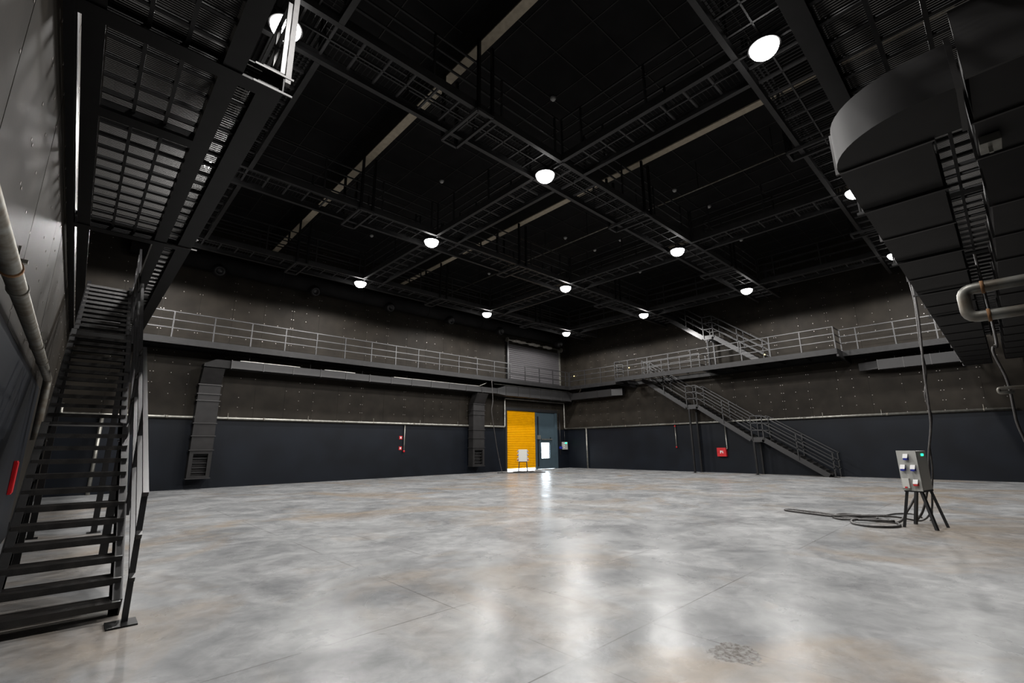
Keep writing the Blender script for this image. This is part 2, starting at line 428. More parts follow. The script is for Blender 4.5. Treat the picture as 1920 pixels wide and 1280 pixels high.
# right wall gallery with a wider bay at the stairs
gb = thing('gallery_walkway', 'steel gallery walkway with a wide bay at the long staircase', 'walkway', (XGB, YGD, ZG0))
part(channel(MB(), (XGB, YGD, zm), (XGB, WY0, zm), gh, 0.09, (1, 0, 0)), 'outer_beam', M_STEEL, gb)
part(channel(MB(), (XGB, WY1, zm), (XGB, YGA, zm), gh, 0.09, (1, 0, 0)), 'outer_beam', M_STEEL, gb)
part(channel(MB(), (XGW, WY0, zm), (XGW, WY1, zm), gh, 0.09, (1, 0, 0)), 'outer_beam', M_STEEL, gb)
for y in (WY0, WY1):
    part(channel(MB(), (XGW, y, zm), (XB - 0.1, y, zm), gh, 0.09, (0, 1 if y == WY0 else -1, 0)), 'bay_beam', M_STEEL, gb)
    part(MB().prism([(XGW + 0.02, ZG0 - 0.02), (XB - 0.03, ZG0 - 0.02), (XB - 0.03, ZG0 - 0.20), (XGW + 0.02, ZG0 - 0.12)], 1, y - 0.04, y + 0.04), 'bracket', M_STEEL, gb)
part(channel(MB(), (XB - 0.12, YGD, zm), (XB - 0.12, YGA, zm), gh, 0.09, (-1, 0, 0)), 'inner_beam', M_STEEL, gb)
plate(gb, XGB + 0.1, XB - 0.22, YGD, WY0 - 0.02, ZG1 - 0.005)
plate(gb, XGB + 0.1, XB - 0.22, WY1 + 0.02, YGA - 0.02, ZG1 - 0.005)
plate(gb, XGW + 0.1, 25.70, WY0 + 0.1, WY1 - 0.1, ZG1 - 0.005)
plate(gb, 25.75, XB - 0.22, WY0 + 0.1, 11.6, ZG1 - 0.005)
for k in range(17):
    y = 1.5 + k * 1.2
    part(MB().box((XGW if WY0 < y < WY1 else XGB) + 0.1, 25.7 if 11.6 < y < WY1 else XB - 0.2, y - .025, y + .025, ZG1 - 0.11, ZG1 - 0.02), 'joist', M_STEEL, gb)
railing(gb, (XGB + 0.03, YGD), (XGB + 0.03, WY0), ZG1, ZGR, 1.35, 0.6)
railing(gb, (XGB + 0.03, WY1), (XGB + 0.03, YGA - 0.05), ZG1, ZGR, 1.35, 0.45)
railing(gb, (XGW + 0.03, WY0 + 0.03), (XGW + 0.03, WY1 - 0.03), ZG1, ZGR, 1.35, 0.0)
railing(gb, (XGW + 0.05, WY0 + 0.03), (XGB, WY0 + 0.03), ZG1, ZGR, 3, 0.0, ends=False)
railing(gb, (XGW + 0.05, WY1 - 0.03), (XGB, WY1 - 0.03), ZG1, ZGR, 3, 0.0, ends=False)
railing(gb, (25.72, 11.6), (25.72, 15.2), ZG1, ZGR, 1.2, 0.0)           # guard beside the stair opening
railing(gb, (25.74, 11.6), (26.62, 11.6), ZG1, ZGR, 0.8, 0.8, ends=False)
# near left gallery (seen from below)
gc = thing('gallery_walkway', 'steel gallery walkway of open grating above the steep near staircase', 'walkway', (XGC, YGD, ZG0))
HY0, HY1 = 10.95, 15.45                          # stair opening
YN = 5.0                                         # the outer strip starts here
part(MB().box(0.93, XGC, YN, YGA, ZG0, ZG0 + 0.015).box(XGC - 0.015, XGC, YN, YGA, ZG0 + 0.015, ZG1).box(0.93, XGC, YN, YGA, ZG1 - 0.015, ZG1), 'outer_beam', M_STEEL, gc)
part(MB().box(0.56, 0.75, YGD, YGA, ZG0, ZG0 + 0.015).box(0.56, 0.575, YGD, YGA, ZG0 + 0.015, ZG1 - 0.06), 'middle_beam', M_STEEL, gc)
part(MB().box(-0.53, -0.36, YGD, YGA, ZG0, ZG0 + 0.015).box(-0.53, -0.515, YGD, YGA, ZG0 + 0.015, ZG1 - 0.06), 'inner_beam', M_STEEL, gc)
part(MB().box(-0.655, -0.575, YGD, YGA, ZG0 - 0.02, ZG1 - 0.02), 'cable_tray', M_STEEL, gc)
for y in (2.2, 5.10, 6.78, 10.75, 15.6, 18.4):
    if y in (5.10, 10.75):
        m = MB().box(-0.645, XGC - 0.02, y - 0.10, y + 0.10, ZG0 - 0.018, ZG0 - 0.003).box(-0.645, XGC - 0.02, y - 0.006, y + 0.006, ZG0 - 0.003, ZG0 + 0.2).box(-0.645, XGC - 0.02, y - 0.10, y + 0.10, ZG0 + 0.2, ZG0 + 0.215)
    else:
        m = MB().box(-0.36, 0.56, y - 0.10, y + 0.10, ZG0, ZG1 - 0.12)
    part(m, 'cross_beam', M_STEEL, gc)
for y in (5.10, 10.75):
    part(MB().bar((XGC + 0.05, y, ZG0 + 0.21), (XGC + 0.05, y, ZK0 - 0.01), 0.06, 0.06), 'hanger_post', M_CABLE if y < 6 else M_STEEL, gc)
    for z in (ZG0 + 0.21, ZG0 - 0.012):
        part(MB().box(0.85, XGC + 0.09, y - 0.115, y - 0.10, z - 0.012, z + 0.012), 'end_cleat', M_CABLE, gc)
deck_along_y(gc, -0.36, 0.56, YGD, HY0 - 0.1, ZG1 - 0.1, cross=0.33, mesh_step=0.03, mid=False, mesh_m=M_GRATE)
deck_along_y(gc, -0.36, 0.56, HY1, YGA - 0.02, ZG1 - 0.1, cross=0.33, mesh_step=0.06, mid=False, mesh_m=M_GRATE)
for xx in (-0.06, 0.25):
    part(MB().box(xx - 0.018, xx + 0.018, YGD, HY0 - 0.1, ZG1 - 0.16, ZG1 - 0.1), 'stringer_bar', M_CAT, gc)
deck_along_y(gc, 0.75, 0.93, YN, YGA - 0.02, ZG1 - 0.1, cross=0.33, mesh_step=0.05, mid=False, mesh_m=M_GRATE)
railing(gc, (XGC - 0.03, YN + 0.03), (XGC - 0.03, YGA - 0.05), ZG1, ZGR, 1.35, 0.4)
railing(gc, (0.73, YGD), (0.73, YN), ZG1, ZGR, 1.35, 0.4)
# near right gallery (seen from below)
gd = thing('gallery_walkway', 'steel gallery walkway of open grating above the big rectangular duct', 'walkway', (XGC, YGD, ZG0))
part(MB().box(XGC, XGB, 0.62, YGD, ZG0, ZG0 + 0.015).box(XGC, XGB, YGD - 0.015, YGD, ZG0 + 0.015, ZG1).box(XGC, XGB, 0.62, YGD, ZG1 - 0.015, ZG1), 'outer_beam', M_STEEL, gd)
part(MB().box(XC + 0.1, XB - 0.02, -0.66, -0.49, ZG0, ZG0 + 0.015).box(XC + 0.1, XB - 0.02, -0.66, -0.645, ZG0 + 0.015, ZG1 - 0.06), 'inner_beam', M_STEEL, gd)
for x in (3.0, 6.45, 9.9, 13.4, 16.9, 20.4, 23.9):
    part(MB().box(x - 0.09, x + 0.09, -0.74, YGD - 0.02, ZG0 - 0.02, ZG0 - 0.004), 'cross_beam', M_STEEL, gd)
deck_along_x(gd, XGC, XGB, -0.49, 0.62, ZG1 - 0.1, cross=0.33, mesh_step=0.035, mid=False, mesh_m=M_GRATE)
for yy in (-0.12, 0.25):
    part(MB().box(XGC, XGB, yy - 0.02, yy + 0.02, ZG1 - 0.16, ZG1 - 0.1), 'stringer_bar', M_CAT, gd)
railing(gd, (XGC, YGD - 0.03), (XGB - 0.02, YGD - 0.03), ZG1, ZGR, 1.35, 0.4)

# ------------------------------------------------------------------ lighting catwalks
ROWY = ((1.40, 2.52), (6.95, 8.08), (12.83, 13.96), (18.60, 19.73))
COLX = ((1.55, 2.45), (8.38, 9.40), (15.80, 16.95), (22.60, 23.70))
HX = (5.72, 12.66, 19.62)
zk = (ZK0 + ZK1) / 2
near = ('running through the lamp beside the near gallery', 'crossing under all three roof beams beside the central lamp', 'third catwalk out from the big duct wall', 'catwalk closest to the far wall')
rowl = ('long lighting catwalk nearest the big rectangular duct, running toward the long staircase wall',
        'long lighting catwalk with hatch frames passing the brightest central lamp',
        'long lighting catwalk reached by the upper stair flight',
        'long lighting catwalk nearest the far wall with the yellow door')
for i, (y0, y1) in enumerate(ROWY):
    t = thing('catwalk', rowl[i], 'catwalk', (1.3, y0, ZK0), 'lighting catwalks along the hall')
    x0, x1 = 1.3, (26.75 if i == 2 else 25.6)
    part(channel(MB(), (x0, y0, zk), (x1, y0, zk), ZK1 - ZK0, 0.10, (0, 1, 0)), 'side_beam', M_CAT, t)
    part(channel(MB(), (x0, y1, zk), (x1, y1, zk), ZK1 - ZK0, 0.10, (0, -1, 0)), 'side_beam', M_CAT, t)
    deck_along_x(t, x0, x1, y0 + 0.11, y1 - 0.11, ZK1 - 0.04, cross=0.55, mesh_step=0.10, barm=M_CATL)
    edges = [x0] + [v for c in COLX for v in c] + [x1]
    for k in range(0, len(edges), 2):
        if edges[k + 1] - edges[k] < 0.6: continue
        for yy in (y0 + 0.02, y1 - 0.02):
            railing(t, (edges[k] + 0.03, yy), (edges[k + 1] - 0.03, yy), ZK1, ZKR, 1.9, 0.0, m=M_CAT)
    for hx in HX:
        f = MB(); a, b = y0 - 0.05, y1 + 0.22
        for (p, q) in (((hx - .22, a), (hx + .22, a)), ((hx - .22, b), (hx + .22, b)), ((hx - .22, a), (hx - .22, b)), ((hx + .22, a), (hx + .22, b))):
            f.bar((p[0], p[1], ZK0 - 0.04), (q[0], q[1], ZK0 - 0.04), 0.06, 0.07)
        part(f, 'hanger_frame', M_CATL, t)
        for (px, py) in ((hx - .2, a), (hx + .2, a), (hx - .2, b), (hx + .2, b)):
            part(MB().bar((px, py, ZK0 - 0.01), (px, py, 10.76), 0.07, 0.07), 'hanger_post', M_STEEL, t)
cell = ('between the big duct side and the central lamp row', 'in the middle of the hall', 'toward the far wall')
for j, (x0, x1) in enumerate(COLX):
    for i in range(3):
        y0, y1 = ROWY[i][1] + 0.01, ROWY[i + 1][0] - 0.01
        t = thing('catwalk_bridge', 'catwalk bridge from the %s to the %s long catwalk, %s the near staircase wall' % (('duct-side', 'second', 'third', 'far-wall')[i], ('second', 'third', 'far-wall')[i], ('closest to', 'second from', 'third from', 'farthest from')[j]), 'catwalk', (x0, y0, ZK0), 'bridges between the lighting catwalks')
        part(channel(MB(), (x0, y0, zk), (x0, y1, zk), ZK1 - ZK0, 0.10, (1, 0, 0)), 'side_beam', M_CAT, t)
        part(channel(MB(), (x1, y0, zk), (x1, y1, zk), ZK1 - ZK0, 0.10, (-1, 0, 0)), 'side_beam', M_CAT, t)
        deck_along_y(t, x0 + 0.11, x1 - 0.11, y0, y1, ZK1 - 0.04, cross=0.55, mesh_step=0.10, barm=M_CATL)
        for xx in (x0 + 0.02, x1 - 0.02):
            railing(t, (xx, y0 + 0.03), (xx, y1 - 0.03), ZK1, ZKR, 1.85, 0.0, m=M_CAT)

# ------------------------------------------------------------------ high-bay lamps
ZL = 8.84
hous = MB().lathe([(0.001, 0.13), (0.10, 0.13), (0.12, 0.09), (0.24, 0.05), (0.29, 0.0), (0.28, -0.006), (0.25, 0.005)], (0, 0, 0), 28).mesh('housing')
RD = 0.25
lens = MB().lathe([(max(0.001, RD * math.sin(a)), 0.004 - 0.85 * RD * math.cos(a)) for a in [math.pi / 2 * i / 8 for i in range(9)]], (0, 0, 0), 28).mesh('lens')
ldat = bpy.data.lights.new('lamp_light', 'SPOT'); ldat.energy = LAMP_W; ldat.color = (1.0, 0.975, 0.95)
ldat.spot_size = math.radians(176); ldat.spot_blend = 0.14; ldat.shadow_soft_size = 0.17
rown = ('duct-side', 'second', 'third', 'far-wall'); coln = ('closest to', 'second from', 'third from', 'farthest from')
for j, x in enumerate(LX):
    for i, y in enumerate(LY):
        t = thing('high_bay_lamp', 'round high-bay lamp under the %s long catwalk, %s the near staircase wall' % (rown[i], coln[j]), 'lamp', (x, y, ZL), 'high-bay lamps under the catwalk crossings')
        link('housing', hous, M_STEEL, t); link('lens', lens, M_LENS, t)
        part(MB().bar((x, ROWY[i][0], ZK0 - 0.012), (x, ROWY[i][1], ZK0 - 0.012), 0.05, 0.02), 'mounting_bar', M_CAT, t)
        lo = bpy.data.objects.new('lamp_light', ldat); COL.objects.link(lo); lo.parent = t; lo.location = (0, 0, -0.41)

# ------------------------------------------------------------------ staircases (shared design)
def stair_geo(name, label, ox, oy, W, fl_, ztop, both=True):
    """fl_: list of (run, rise, risers) flights with landings between (length); runs along +Y from (ox, oy, z0)"""
    t = thing(name, label, 'staircase', (ox, oy, fl_['z0']))
    y, z = oy, fl_['z0']
    H = 0.24
    def line_pts():
        pts = [(y, z)]; yy, zz = y, z
        for seg in fl_['segs']:
            yy += seg[0]; zz += seg[1]; pts.append((yy, zz))
        return pts
    pts = line_pts()
    for sx, sgn in ((ox, 1), (ox + W, -1)):
        for k in range(len(pts) - 1):
            (ya, za), (yb, zb) = pts[k], pts[k + 1]
            m = MB(); inw = (sgn, 0, 0)
            d = Vector((0, yb - ya, zb - za)).normalized(); up = Vector((0, -d.z, d.y))
            a = Vector((sx, ya, za)) - up * (H / 2) * (1 if k else 0.55); b = Vector((sx, yb, zb)) - up * H / 2
            if k == 0: a = Vector((sx, ya + 0.03, za)); b = Vector((sx, yb, zb)) - up * H / 2; a = b - d * ((b.z - za - 0.06) / max(d.z, 0.01))
            m.bar(a, b, 0.012, H, tuple(up))
            for s2 in (-1, 1):
                o = up * (s2 * (H / 2 - 0.006)) + Vector((sgn * 0.035, 0, 0))
                m.bar(a + o, b + o, 0.07, 0.012, tuple(up))
            part(m, 'stringer', M_STRG, t)
    for k in range(len(pts) - 1):
        (ya, za), (yb, zb) = pts[k], pts[k + 1]
        n = fl_['segs'][k][2]
        if n == 0:
            part(MB().box(ox + 0.01, ox + W - 0.01, ya, yb, za - 0.03, za + 0.005), 'landing', M_TREAD, t)
        else:
            run = (yb - ya) / n; tm = MB().box(0.012, W - 0.012, 0, 0.27, -0.012, 0.0).box(0.012, W - 0.012, 0, 0.012, -0.055, -0.012).box(0.012, W - 0.012, 0.258, 0.27, -0.04, -0.012).mesh('tread')
            for i in range(1, n):
                inst(tm, 'tread', M_TREAD, t, (ox, ya + i * run - 0.06, za + i * (zb - za) / n))
    # handrails
    RH = 1.1
    for sx in ((ox - 0.025, ox + W + 0.025) if both else (ox + W + 0.025,)):
        for k in range(len(pts) - 1):
            (ya, za), (yb, zb) = pts[k], pts[k + 1]
            L_ = yb - ya; sl = (zb - za) / L_
            npst = 3 if fl_['segs'][k][2] else 1
            if k == 0: f0 = 0.02
            else: f0 = 0.0
            for i in range(npst):
                if npst == 1 and k == 0: continue
                yy = ya + L_ * (i / 2 if npst == 3 else 0.5) if npst == 3 else None
                if yy is None or (i == 2 and k < len(pts) - 2): 
                    if yy is None: continue
                if k == 0 and i == 0: yy += 0.06
                zz = za + sl * (yy - ya)
                zb0 = zz - 0.16 if k or i else fl_['z0']
                part(MB().bar((sx, yy, zb0), (sx, yy, zz + RH), 0.045, 0.045), 'post', M_RAIL, t)
            for f in (1.0, 0.66, 0.33):
                part(MB().bar((sx, ya, za + RH * f), (sx, yb, zb + RH * f), 0.045, 0.045), 'rail', M_RAIL, t)
    for (yl, zl) in fl_['legs']:
        for sx in (ox + 0.02, ox + W - 0.02):
            part(MB().bar((sx, yl, fl_['z0']), (sx, yl, zl), 0.09, 0.09), 'leg', M_STEEL, t)
            part(MB().box(sx - 0.1, sx + 0.1, yl - 0.1, yl + 0.1, fl_['z0'], fl_['z0'] + 0.012), 'base_plate', M_STEEL, t)
    if fl_.get('plates'):
        for sx in (ox, ox + W):
            part(MB().box(sx - 0.11, sx + 0.11, oy - 0.09, oy + 0.13, 0, 0.014), 'base_plate', M_STEEL, t)
    return t
def segs(oy):
    return dict(z0=0.0, segs=[(2.92, 1.88, 12), (0.56, 0.0, 0), (2.75, 1.91, 12), (0.62, 0.0, 0), (2.75, 1.91, 12)],
                legs=[(oy + 3.02, 1.63), (oy + 3.42, 1.63), (oy + 6.30, 3.54), (oy + 6.75, 3.54)], plates=True)
sB = segs(5.78); sB['legs'] = [(5.78 + 3.44, 1.63), (5.78 + 6.76, 3.54)]
stair_b = stair_geo('steel_staircase', 'long black steel staircase with two landings beside the red hydrant cabinet', 25.80, 5.78, 0.90, sB, ZG1)
sC = segs(5.66); sC['legs'] = [(5.66 + 3.20, 1.63), (5.66 + 6.5, 3.54)]
stair_c = stair_geo('steel_staircase', 'steep black steel staircase with worn treads rising to the near gallery', -0.34, 5.66, 0.88, sC, ZG1, both=False)
sU = dict(z0=ZG1, segs=[(2.55, 1.95, 12), (0.56, 0, 0), (1.95, 1.50, 9)], legs=[(8.10 + 2.95, 7.42)])
stair_u = stair_geo('steel_staircase', 'short upper steel stair rising from the gallery to the catwalks', 25.75, 8.10, 0.85, sU, ZK1)

# ------------------------------------------------------------------ doors in the far wall
d1 = thing('door_1', 'yellow roller shutter door with horizontal slats standing slightly open', 'door', (GX0, YA, 0)); d1['kind'] = 'structure'
ys = YA + 0.10; SX0, SX1 = GX0 + 0.06, 23.42
NS = 32; sh = (3.90 - 0.24) / NS
sl = MB().prism([(0.02, 0), (-0.01, 0.006), (-0.040, sh * 0.40), (-0.045, sh * 0.6), (-0.02, sh - 0.006), (0.02, sh), (0.04, sh), (0.04, 0)], 0, 0, SX1 - SX0).mesh('slat')
for k in range(NS): inst(sl, 'slat', M_YELLOW, d1, (SX0, ys, 0.24 + k * sh))
part(MB().box(SX0, SX1, ys - 0.03, ys + 0.04, 0.13, 0.24), 'bottom_bar', M_YELLOW, d1)
part(MB().box(SX0, SX1, ys + 0.042, ys + 0.05, 0.14, GZ), 'leak_stop_sheet', M_YELLOW, d1)  # unseen sheet added behind the slats to block daylight leaking between them
part(MB().box(GX0 - 0.1, GX0 + 0.06, YA - 0.05, YA + 0.14, 0, GZ), 'guide_rail', M_BLACK, d1)
part(MB().box(SX1, SX1 + 0.14, YA + 0.02, YA + 0.14, 0, GZ), 'guide_rail', M_TEAL, d1)
part(MB().box(GX0 - 0.1, GX1 + 0.1, YA - 0.06, YA + 0.16, GZ - 0.1, GZ + 0.08), 'head_casing', M_BLACK, d1)
d2 = thing('door_2', 'slate blue door panel with a bright glazed window and push bar', 'door', (SX1 + 0.14, YA, 0)); d2['kind'] = 'structure'
wx0, wx1, wz0, wz1 = 24.02, 24.90, 0.72, 1.78
px0, px1, py = SX1 + 0.14, GX1, YA + 0.08
part(MB().box(px0, wx0, py, py + 0.06, 0.012, GZ - 0.1).box(wx1, px1, py, py + 0.06, 0.012, GZ - 0.1).box(wx0, wx1, py, py + 0.06, wz1, GZ - 0.1).box(wx0, wx1, py, py + 0.06, 0.012, wz0), 'panel', M_TEAL, d2)
part(MB().box(px1 - 0.16, px1 + 0.08, YA - 0.03, YA + 0.07, 0, GZ - 0.1), 'jamb', M_TEAL, d2)
lf = part(MB().box(wx0 - 0.13, wx0 - 0.04, py - 0.02, py, 0.02, 2.15).box(wx1 + 0.04, wx1 + 0.13, py - 0.02, py, 0.02, 2.15).box(wx0 - 0.13, wx1 + 0.13, py - 0.02, py, 2.06, 2.15), 'wicket_frame', M_TEAL, d2)
part(MB().box(wx0 - 0.04, wx0, py - 0.03, py + 0.07, wz0 - 0.04, wz1 + 0.04).box(wx1, wx1 + 0.04, py - 0.03, py + 0.07, wz0 - 0.04, wz1 + 0.04).box(wx0, wx1, py - 0.03, py + 0.07, wz1, wz1 + 0.04).box(wx0, wx1, py - 0.03, py + 0.07, wz0 - 0.04, wz0), 'window_frame', M_TEAL, lf)
part(MB().box(wx0, wx1, py + 0.02, py + 0.03, wz0, wz1), 'pane', M_GLASS, lf)
part(MB().bar((wx0 - 0.02, py - 0.07, 2.02), (wx1 + 0.22, py - 0.07, 2.02), 0.05, 0.06).bar((wx0 + 0.02, py - 0.07, 2.02), (wx0 + 0.02, py, 2.02), 0.03, 0.03).bar((wx1 + 0.15, py - 0.07, 2.02), (wx1 + 0.15, py, 2.02), 0.03, 0.03), 'push_bar', M_GALV, lf, label='pale steel bar')
part(MB().box(23.66, 23.72, YA + 0.0, YA + 0.06, 0.2, 3.6), 'conduit', M_BLACK, d2)
part(MB().box(23.60, 23.86, YA - 0.06, YA + 0.06, 2.02, 2.30), 'drive_motor', M_GALV, d2, label='pale electric drive unit')
part(MB().box(23.68, 23.82, YA - 0.05, YA + 0.02, 3.93, 4.02), 'indicator', M_GREEN, d2, label='green exit indicator')
# upper shutter behind the gallery railing
d3 = thing('door_3', 'charcoal roller shutter high on the far wall behind the gallery railing', 'door', (20.75, YA, ZG1)); d3['kind'] = 'structure'
U0, U1, UZ0, UZ1 = 20.78, 25.95, ZG1 + 0.02, 8.42
NU = 20; uh = (UZ1 - UZ0) / NU
sl2 = MB().prism([(0.02, 0), (-0.01, 0.006), (-0.035, uh * 0.4), (-0.04, uh * 0.6), (-0.02, uh - 0.006), (0.02, uh), (0.04, uh), (0.04, 0)], 0, 0, U1 - U0).mesh('slat')
for k in range(NU): inst(sl2, 'slat', M_SHUT, d3, (U0, YA - 0.10, UZ0 + k * uh))
part(MB().box(U0 - 0.14, U0 - 0.01, YA - 0.18, YA - 0.02, UZ0, UZ1 + 0.35), 'guide_rail', M_BLACK, d3)
part(MB().box(U1 + 0.01, U1 + 0.12, YA - 0.18, YA - 0.02, UZ0, UZ1 + 0.25), 'guide_rail', M_GALV, d3, label='bare grey guide rail')
part(MB().tube([(U0 - 0.2, YA - 0.22, 8.66), (U1 + 0.25, YA - 0.22, 8.66)], 0.05, 10), 'roller_shaft', M_GALV, d3)
for a, b in ((U0 + 0.25, U0 + 1.55), (U0 + 1.85, U0 + 3.0), (U0 + 3.35, U0 + 4.3)):
    n = 9; part(MB().tube([(a + (b - a) * i / n, YA - 0.22, 8.66 - 0.02 * math.sin(i * 1.3)) for i in range(n + 1)], 0.1, 12, rs=[0.07 + 0.035 * math.sin(math.pi * i / n) + 0.01 * (i % 2) for i in range(n + 1)]), 'wrapping', M_FILM, d3, label='loose plastic film wrapping')
for xx in (U0 - 0.2, U1 + 0.2):
    part(MB().tube([(xx - 0.03, YA - 0.22, 8.66), (xx + 0.03, YA - 0.22, 8.66)], 0.17, 18), 'end_disc', M_GALVOLD, d3)

# ------------------------------------------------------------------ pipes along the walls
def pipe(mb, pts, r, seg=12, kf=1.5):
    """polyline with rounded elbows"""
    P = [Vector(p) for p in pts]; out = [P[0]]
    for i in range(1, len(P) - 1):
        a = (P[i - 1] - P[i]).normalized(); b = (P[i + 1] - P[i]).normalized(); k = min(r * kf, (P[i - 1] - P[i]).length * .45, (P[i + 1] - P[i]).length * .45)
        for j in range(6):
            t = j / 5; out.append(P[i] + a * k * (1 - t) ** 2 + b * k * t ** 2)
    out.append(P[-1]); return mb.tube(out, r, seg)
def hangers(t, pts, up=0.22):
    for (x, y, z, r) in pts:
        part(MB().bar((x, y, z + r), (x, y, z + up), 0.015, 0.015).lathe([(r + 0.004, -0.02), (r + 0.012, -0.015), (r + 0.012, 0.015), (r + 0.004, 0.02)], (x, y, z), 14, axis=0 if abs(y - YA) < 0.5 else 1), 'pipe_clip', M_GALVOLD, t)
ZP = 2.80
pa = thing('wall_pipe', 'galvanised water pipe crossing the far wall and framing the door', 'pipe', (-0.49, YA - 0.13, ZP))
part(pipe(MB(), [(-0.49, YA - 0.13, ZP + 0.35), (-0.49, YA - 0.13, ZP), (20.40, YA - 0.13, ZP), (20.40, YA - 0.13, 4.66), (26.36, YA - 0.13, 4.66), (26.36, YA - 0.13, ZP), (XB - 0.16, YA - 0.13, ZP)], 0.055), 'run', M_GALV, pa)
part(MB().tube([(0.62, YA - 0.13, 0.0), (0.62, YA - 0.13, ZP - 0.05)], 0.06, 12), 'riser', M_GALV, pa)
hangers(pa, [(x, YA - 0.13, ZP, 0.055) for x in (1.3, 4.6, 7.9, 11.2, 14.0, 16.6, 19.2)])
for x in (2.5, 6.0, 9.6, 13.6, 17.5):
    part(MB().tube([(x - 0.05, YA - 0.13, ZP), (x + 0.05, YA - 0.13, ZP)], 0.066, 12), 'coupling', M_GALVOLD, pa)
pb = thing('wall_pipe', 'galvanised water pipe running level behind the long staircase', 'pipe', (XB - 0.13, YA - 0.3, ZP))
part(MB().tube([(XB - 0.13, YA - 0.2, ZP), (XB - 0.13, -0.3, ZP)], 0.055, 12), 'run', M_GALV, pb)
part(MB().tube([(XB - 0.13, 20.8, 0), (XB - 0.13, 20.8, ZP)], 0.055, 12), 'riser', M_GALV, pb)
hangers(pb, [(XB - 0.13, y, ZP, 0.055) for y in (18.6, 16.4, 14.0, 10.0, 8.8, 6.2, 3.9, 0.6)])
for y in (17.5, 12.5, 7.0, 3.7): part(MB().tube([(XB - 0.13, y - .05, ZP), (XB - 0.13, y + .05, ZP)], 0.066, 12), 'coupling', M_GALVOLD, pb)
pc = thing('wall_pipe', 'thick rust-spotted pipe clamped to the wall by the near staircase', 'pipe', (-0.5, YD, ZP))
part(pipe(MB(), [(-0.52, YD + 0.05, ZP), (-0.52, 11.9, ZP), (-0.52, 11.9, 1.7)], 0.060, 16), 'run', M_GALVOLD, pc)
for y in (4.75, 5.35, 8.2, 9.6):
    part(MB().tube([(-0.52, y - 0.02, ZP), (-0.52, y + 0.02, ZP)], 0.070, 16), 'coupling', M_RUST if y < 5 else M_GALVOLD, pc)
for y in (4.95, 8.5):
    part(MB().bar((-0.52, y, ZP + 0.055), (-0.52, y, ZP + 0.24), 0.015, 0.015).bar((XC + 0.02, y, ZP + 0.12), (-0.46, y, ZP + 0.12), 0.04, 0.03), 'pipe_clip', M_GALV, pc)
# U-shaped pipe by the big duct
pu = thing('bent_pipe', 'rust-stained pipe bent into a U beside the black duct', 'pipe', (4.0, YD, 2.4))
part(pipe(MB(), [(4.0, YD + 0.03, 2.445), (4.0, 0.06, 2.445), (4.0, 0.06, 2.265), (4.0, YD + 0.03, 2.265)], 0.034, 16), 'run', M_GALVOLD, pu)
for y in (-0.03, ):
    for z in (2.445, 2.265): part(MB().tube([(4.0, y - 0.008, z), (4.0, y + 0.008, z)], 0.041, 16), 'coupling', M_RUST, pu)
pu2 = thing('bent_pipe', 'short thin pipe stub low beside the hanging black cable', 'pipe', (9.0, YD, 2.2))
part(pipe(MB(), [(9.0, YD + 0.03, 2.21), (9.0, 0.02, 2.21), (9.0, 0.02, 2.15), (9.0, -0.12, 2.15)], 0.022, 12), 'run', M_GALVOLD, pu2)
# thin sprinkler line under the roof
ps = thing('sprinkler_pipe', 'thin pale sprinkler pipe hung under the roof across the catwalks', 'pipe', (15.1, YD, 10.5))
part(MB().tube([(15.1, YD + 0.05, 10.5), (15.1, YA - 0.05, 10.5)], 0.03, 10), 'run', M_GALVOLD, ps)
for k in range(9): part(MB().bar((15.1, 1.2 + k * 2.5, 10.52), (15.1, 1.2 + k * 2.5, ZC), 0.015, 0.015), 'hanger_rod', M_STEEL, ps)

# ------------------------------------------------------------------ hydrant fittings
h1 = thing('hydrant_drop', 'thin pipe drop with two small red signs on the far wall', 'pipe', (13.07, YA - 0.13, 1.3))
part(MB().tube([(13.07, YA - 0.10, 1.36), (13.07, YA - 0.10, ZP - 0.06)], 0.03, 10), 'pipe_drop', M_GALV, h1)
for z in (2.06, 1.50):
    sg = part(MB().box(12.80, 12.98, YA - 0.03, YA - 0.022, z - 0.09, z + 0.09), 'sign', M_RED, h1, label='small red safety sign')
    part(MB().box(12.85, 12.93, YA - 0.034, YA - 0.03, z - 0.05, z + 0.05), 'pictogram', M_WHITE, sg)
part(MB().lathe([(0.001, -0.06), (0.05, -0.05), (0.055, 0.02), (0.03, 0.05)], (13.07, YA - 0.10, 1.34), 14), 'valve', M_RED, h1, label='red valve cap')
h2 = thing('hydrant_drop', 'thin pipe drop with red end caps left of the long staircase', 'pipe', (XB - 0.1, 14.0, 1.4))
part(MB().tube([(XB - 0.13, 14.0, 1.45), (XB - 0.13, 14.0, 2.60)], 0.028, 10), 'pipe_drop', M_GALV, h2)
for z in (1.41, 2.66): part(MB().lathe([(0.001, -0.05), (0.045, -0.04), (0.045, 0.04), (0.001, 0.05)], (XB - 0.13, 14.0, z), 12), 'valve', M_RED, h2, label='red valve cap')
fc = thing('hydrant_cabinet', 'red fire hose cabinet with white pictogram on the navy wall', 'cabinet', (XB - 0.12, 11.3, 0.88))
part(MB().box(XB - 0.19, XB - 0.03, 11.05, 11.56, 0.88, 1.36), 'body', M_RED, fc)
dr = part(MB().box(XB - 0.205, XB - 0.19, 11.06, 11.55, 0.89, 1.35), 'door', M_RED, fc)
xx = XB - 0.208
part(MB().box(xx - .002, xx + .003, 11.29, 11.38, 1.12, 1.20).box(xx - .002, xx + .003, 11.34, 11.38, 1.05, 1.12).box(xx - .002, xx + .003, 11.22, 11.26, 1.06, 1.20).box(xx - .002, xx + .003, 11.20, 11.22, 1.06, 1.09), 'pictogram', M_WHITE, dr, label='white hose symbol')
part(MB().box(xx - .01, xx + .003, 11.47, 11.50, 1.10, 1.13), 'lock', M_BLACK, dr)
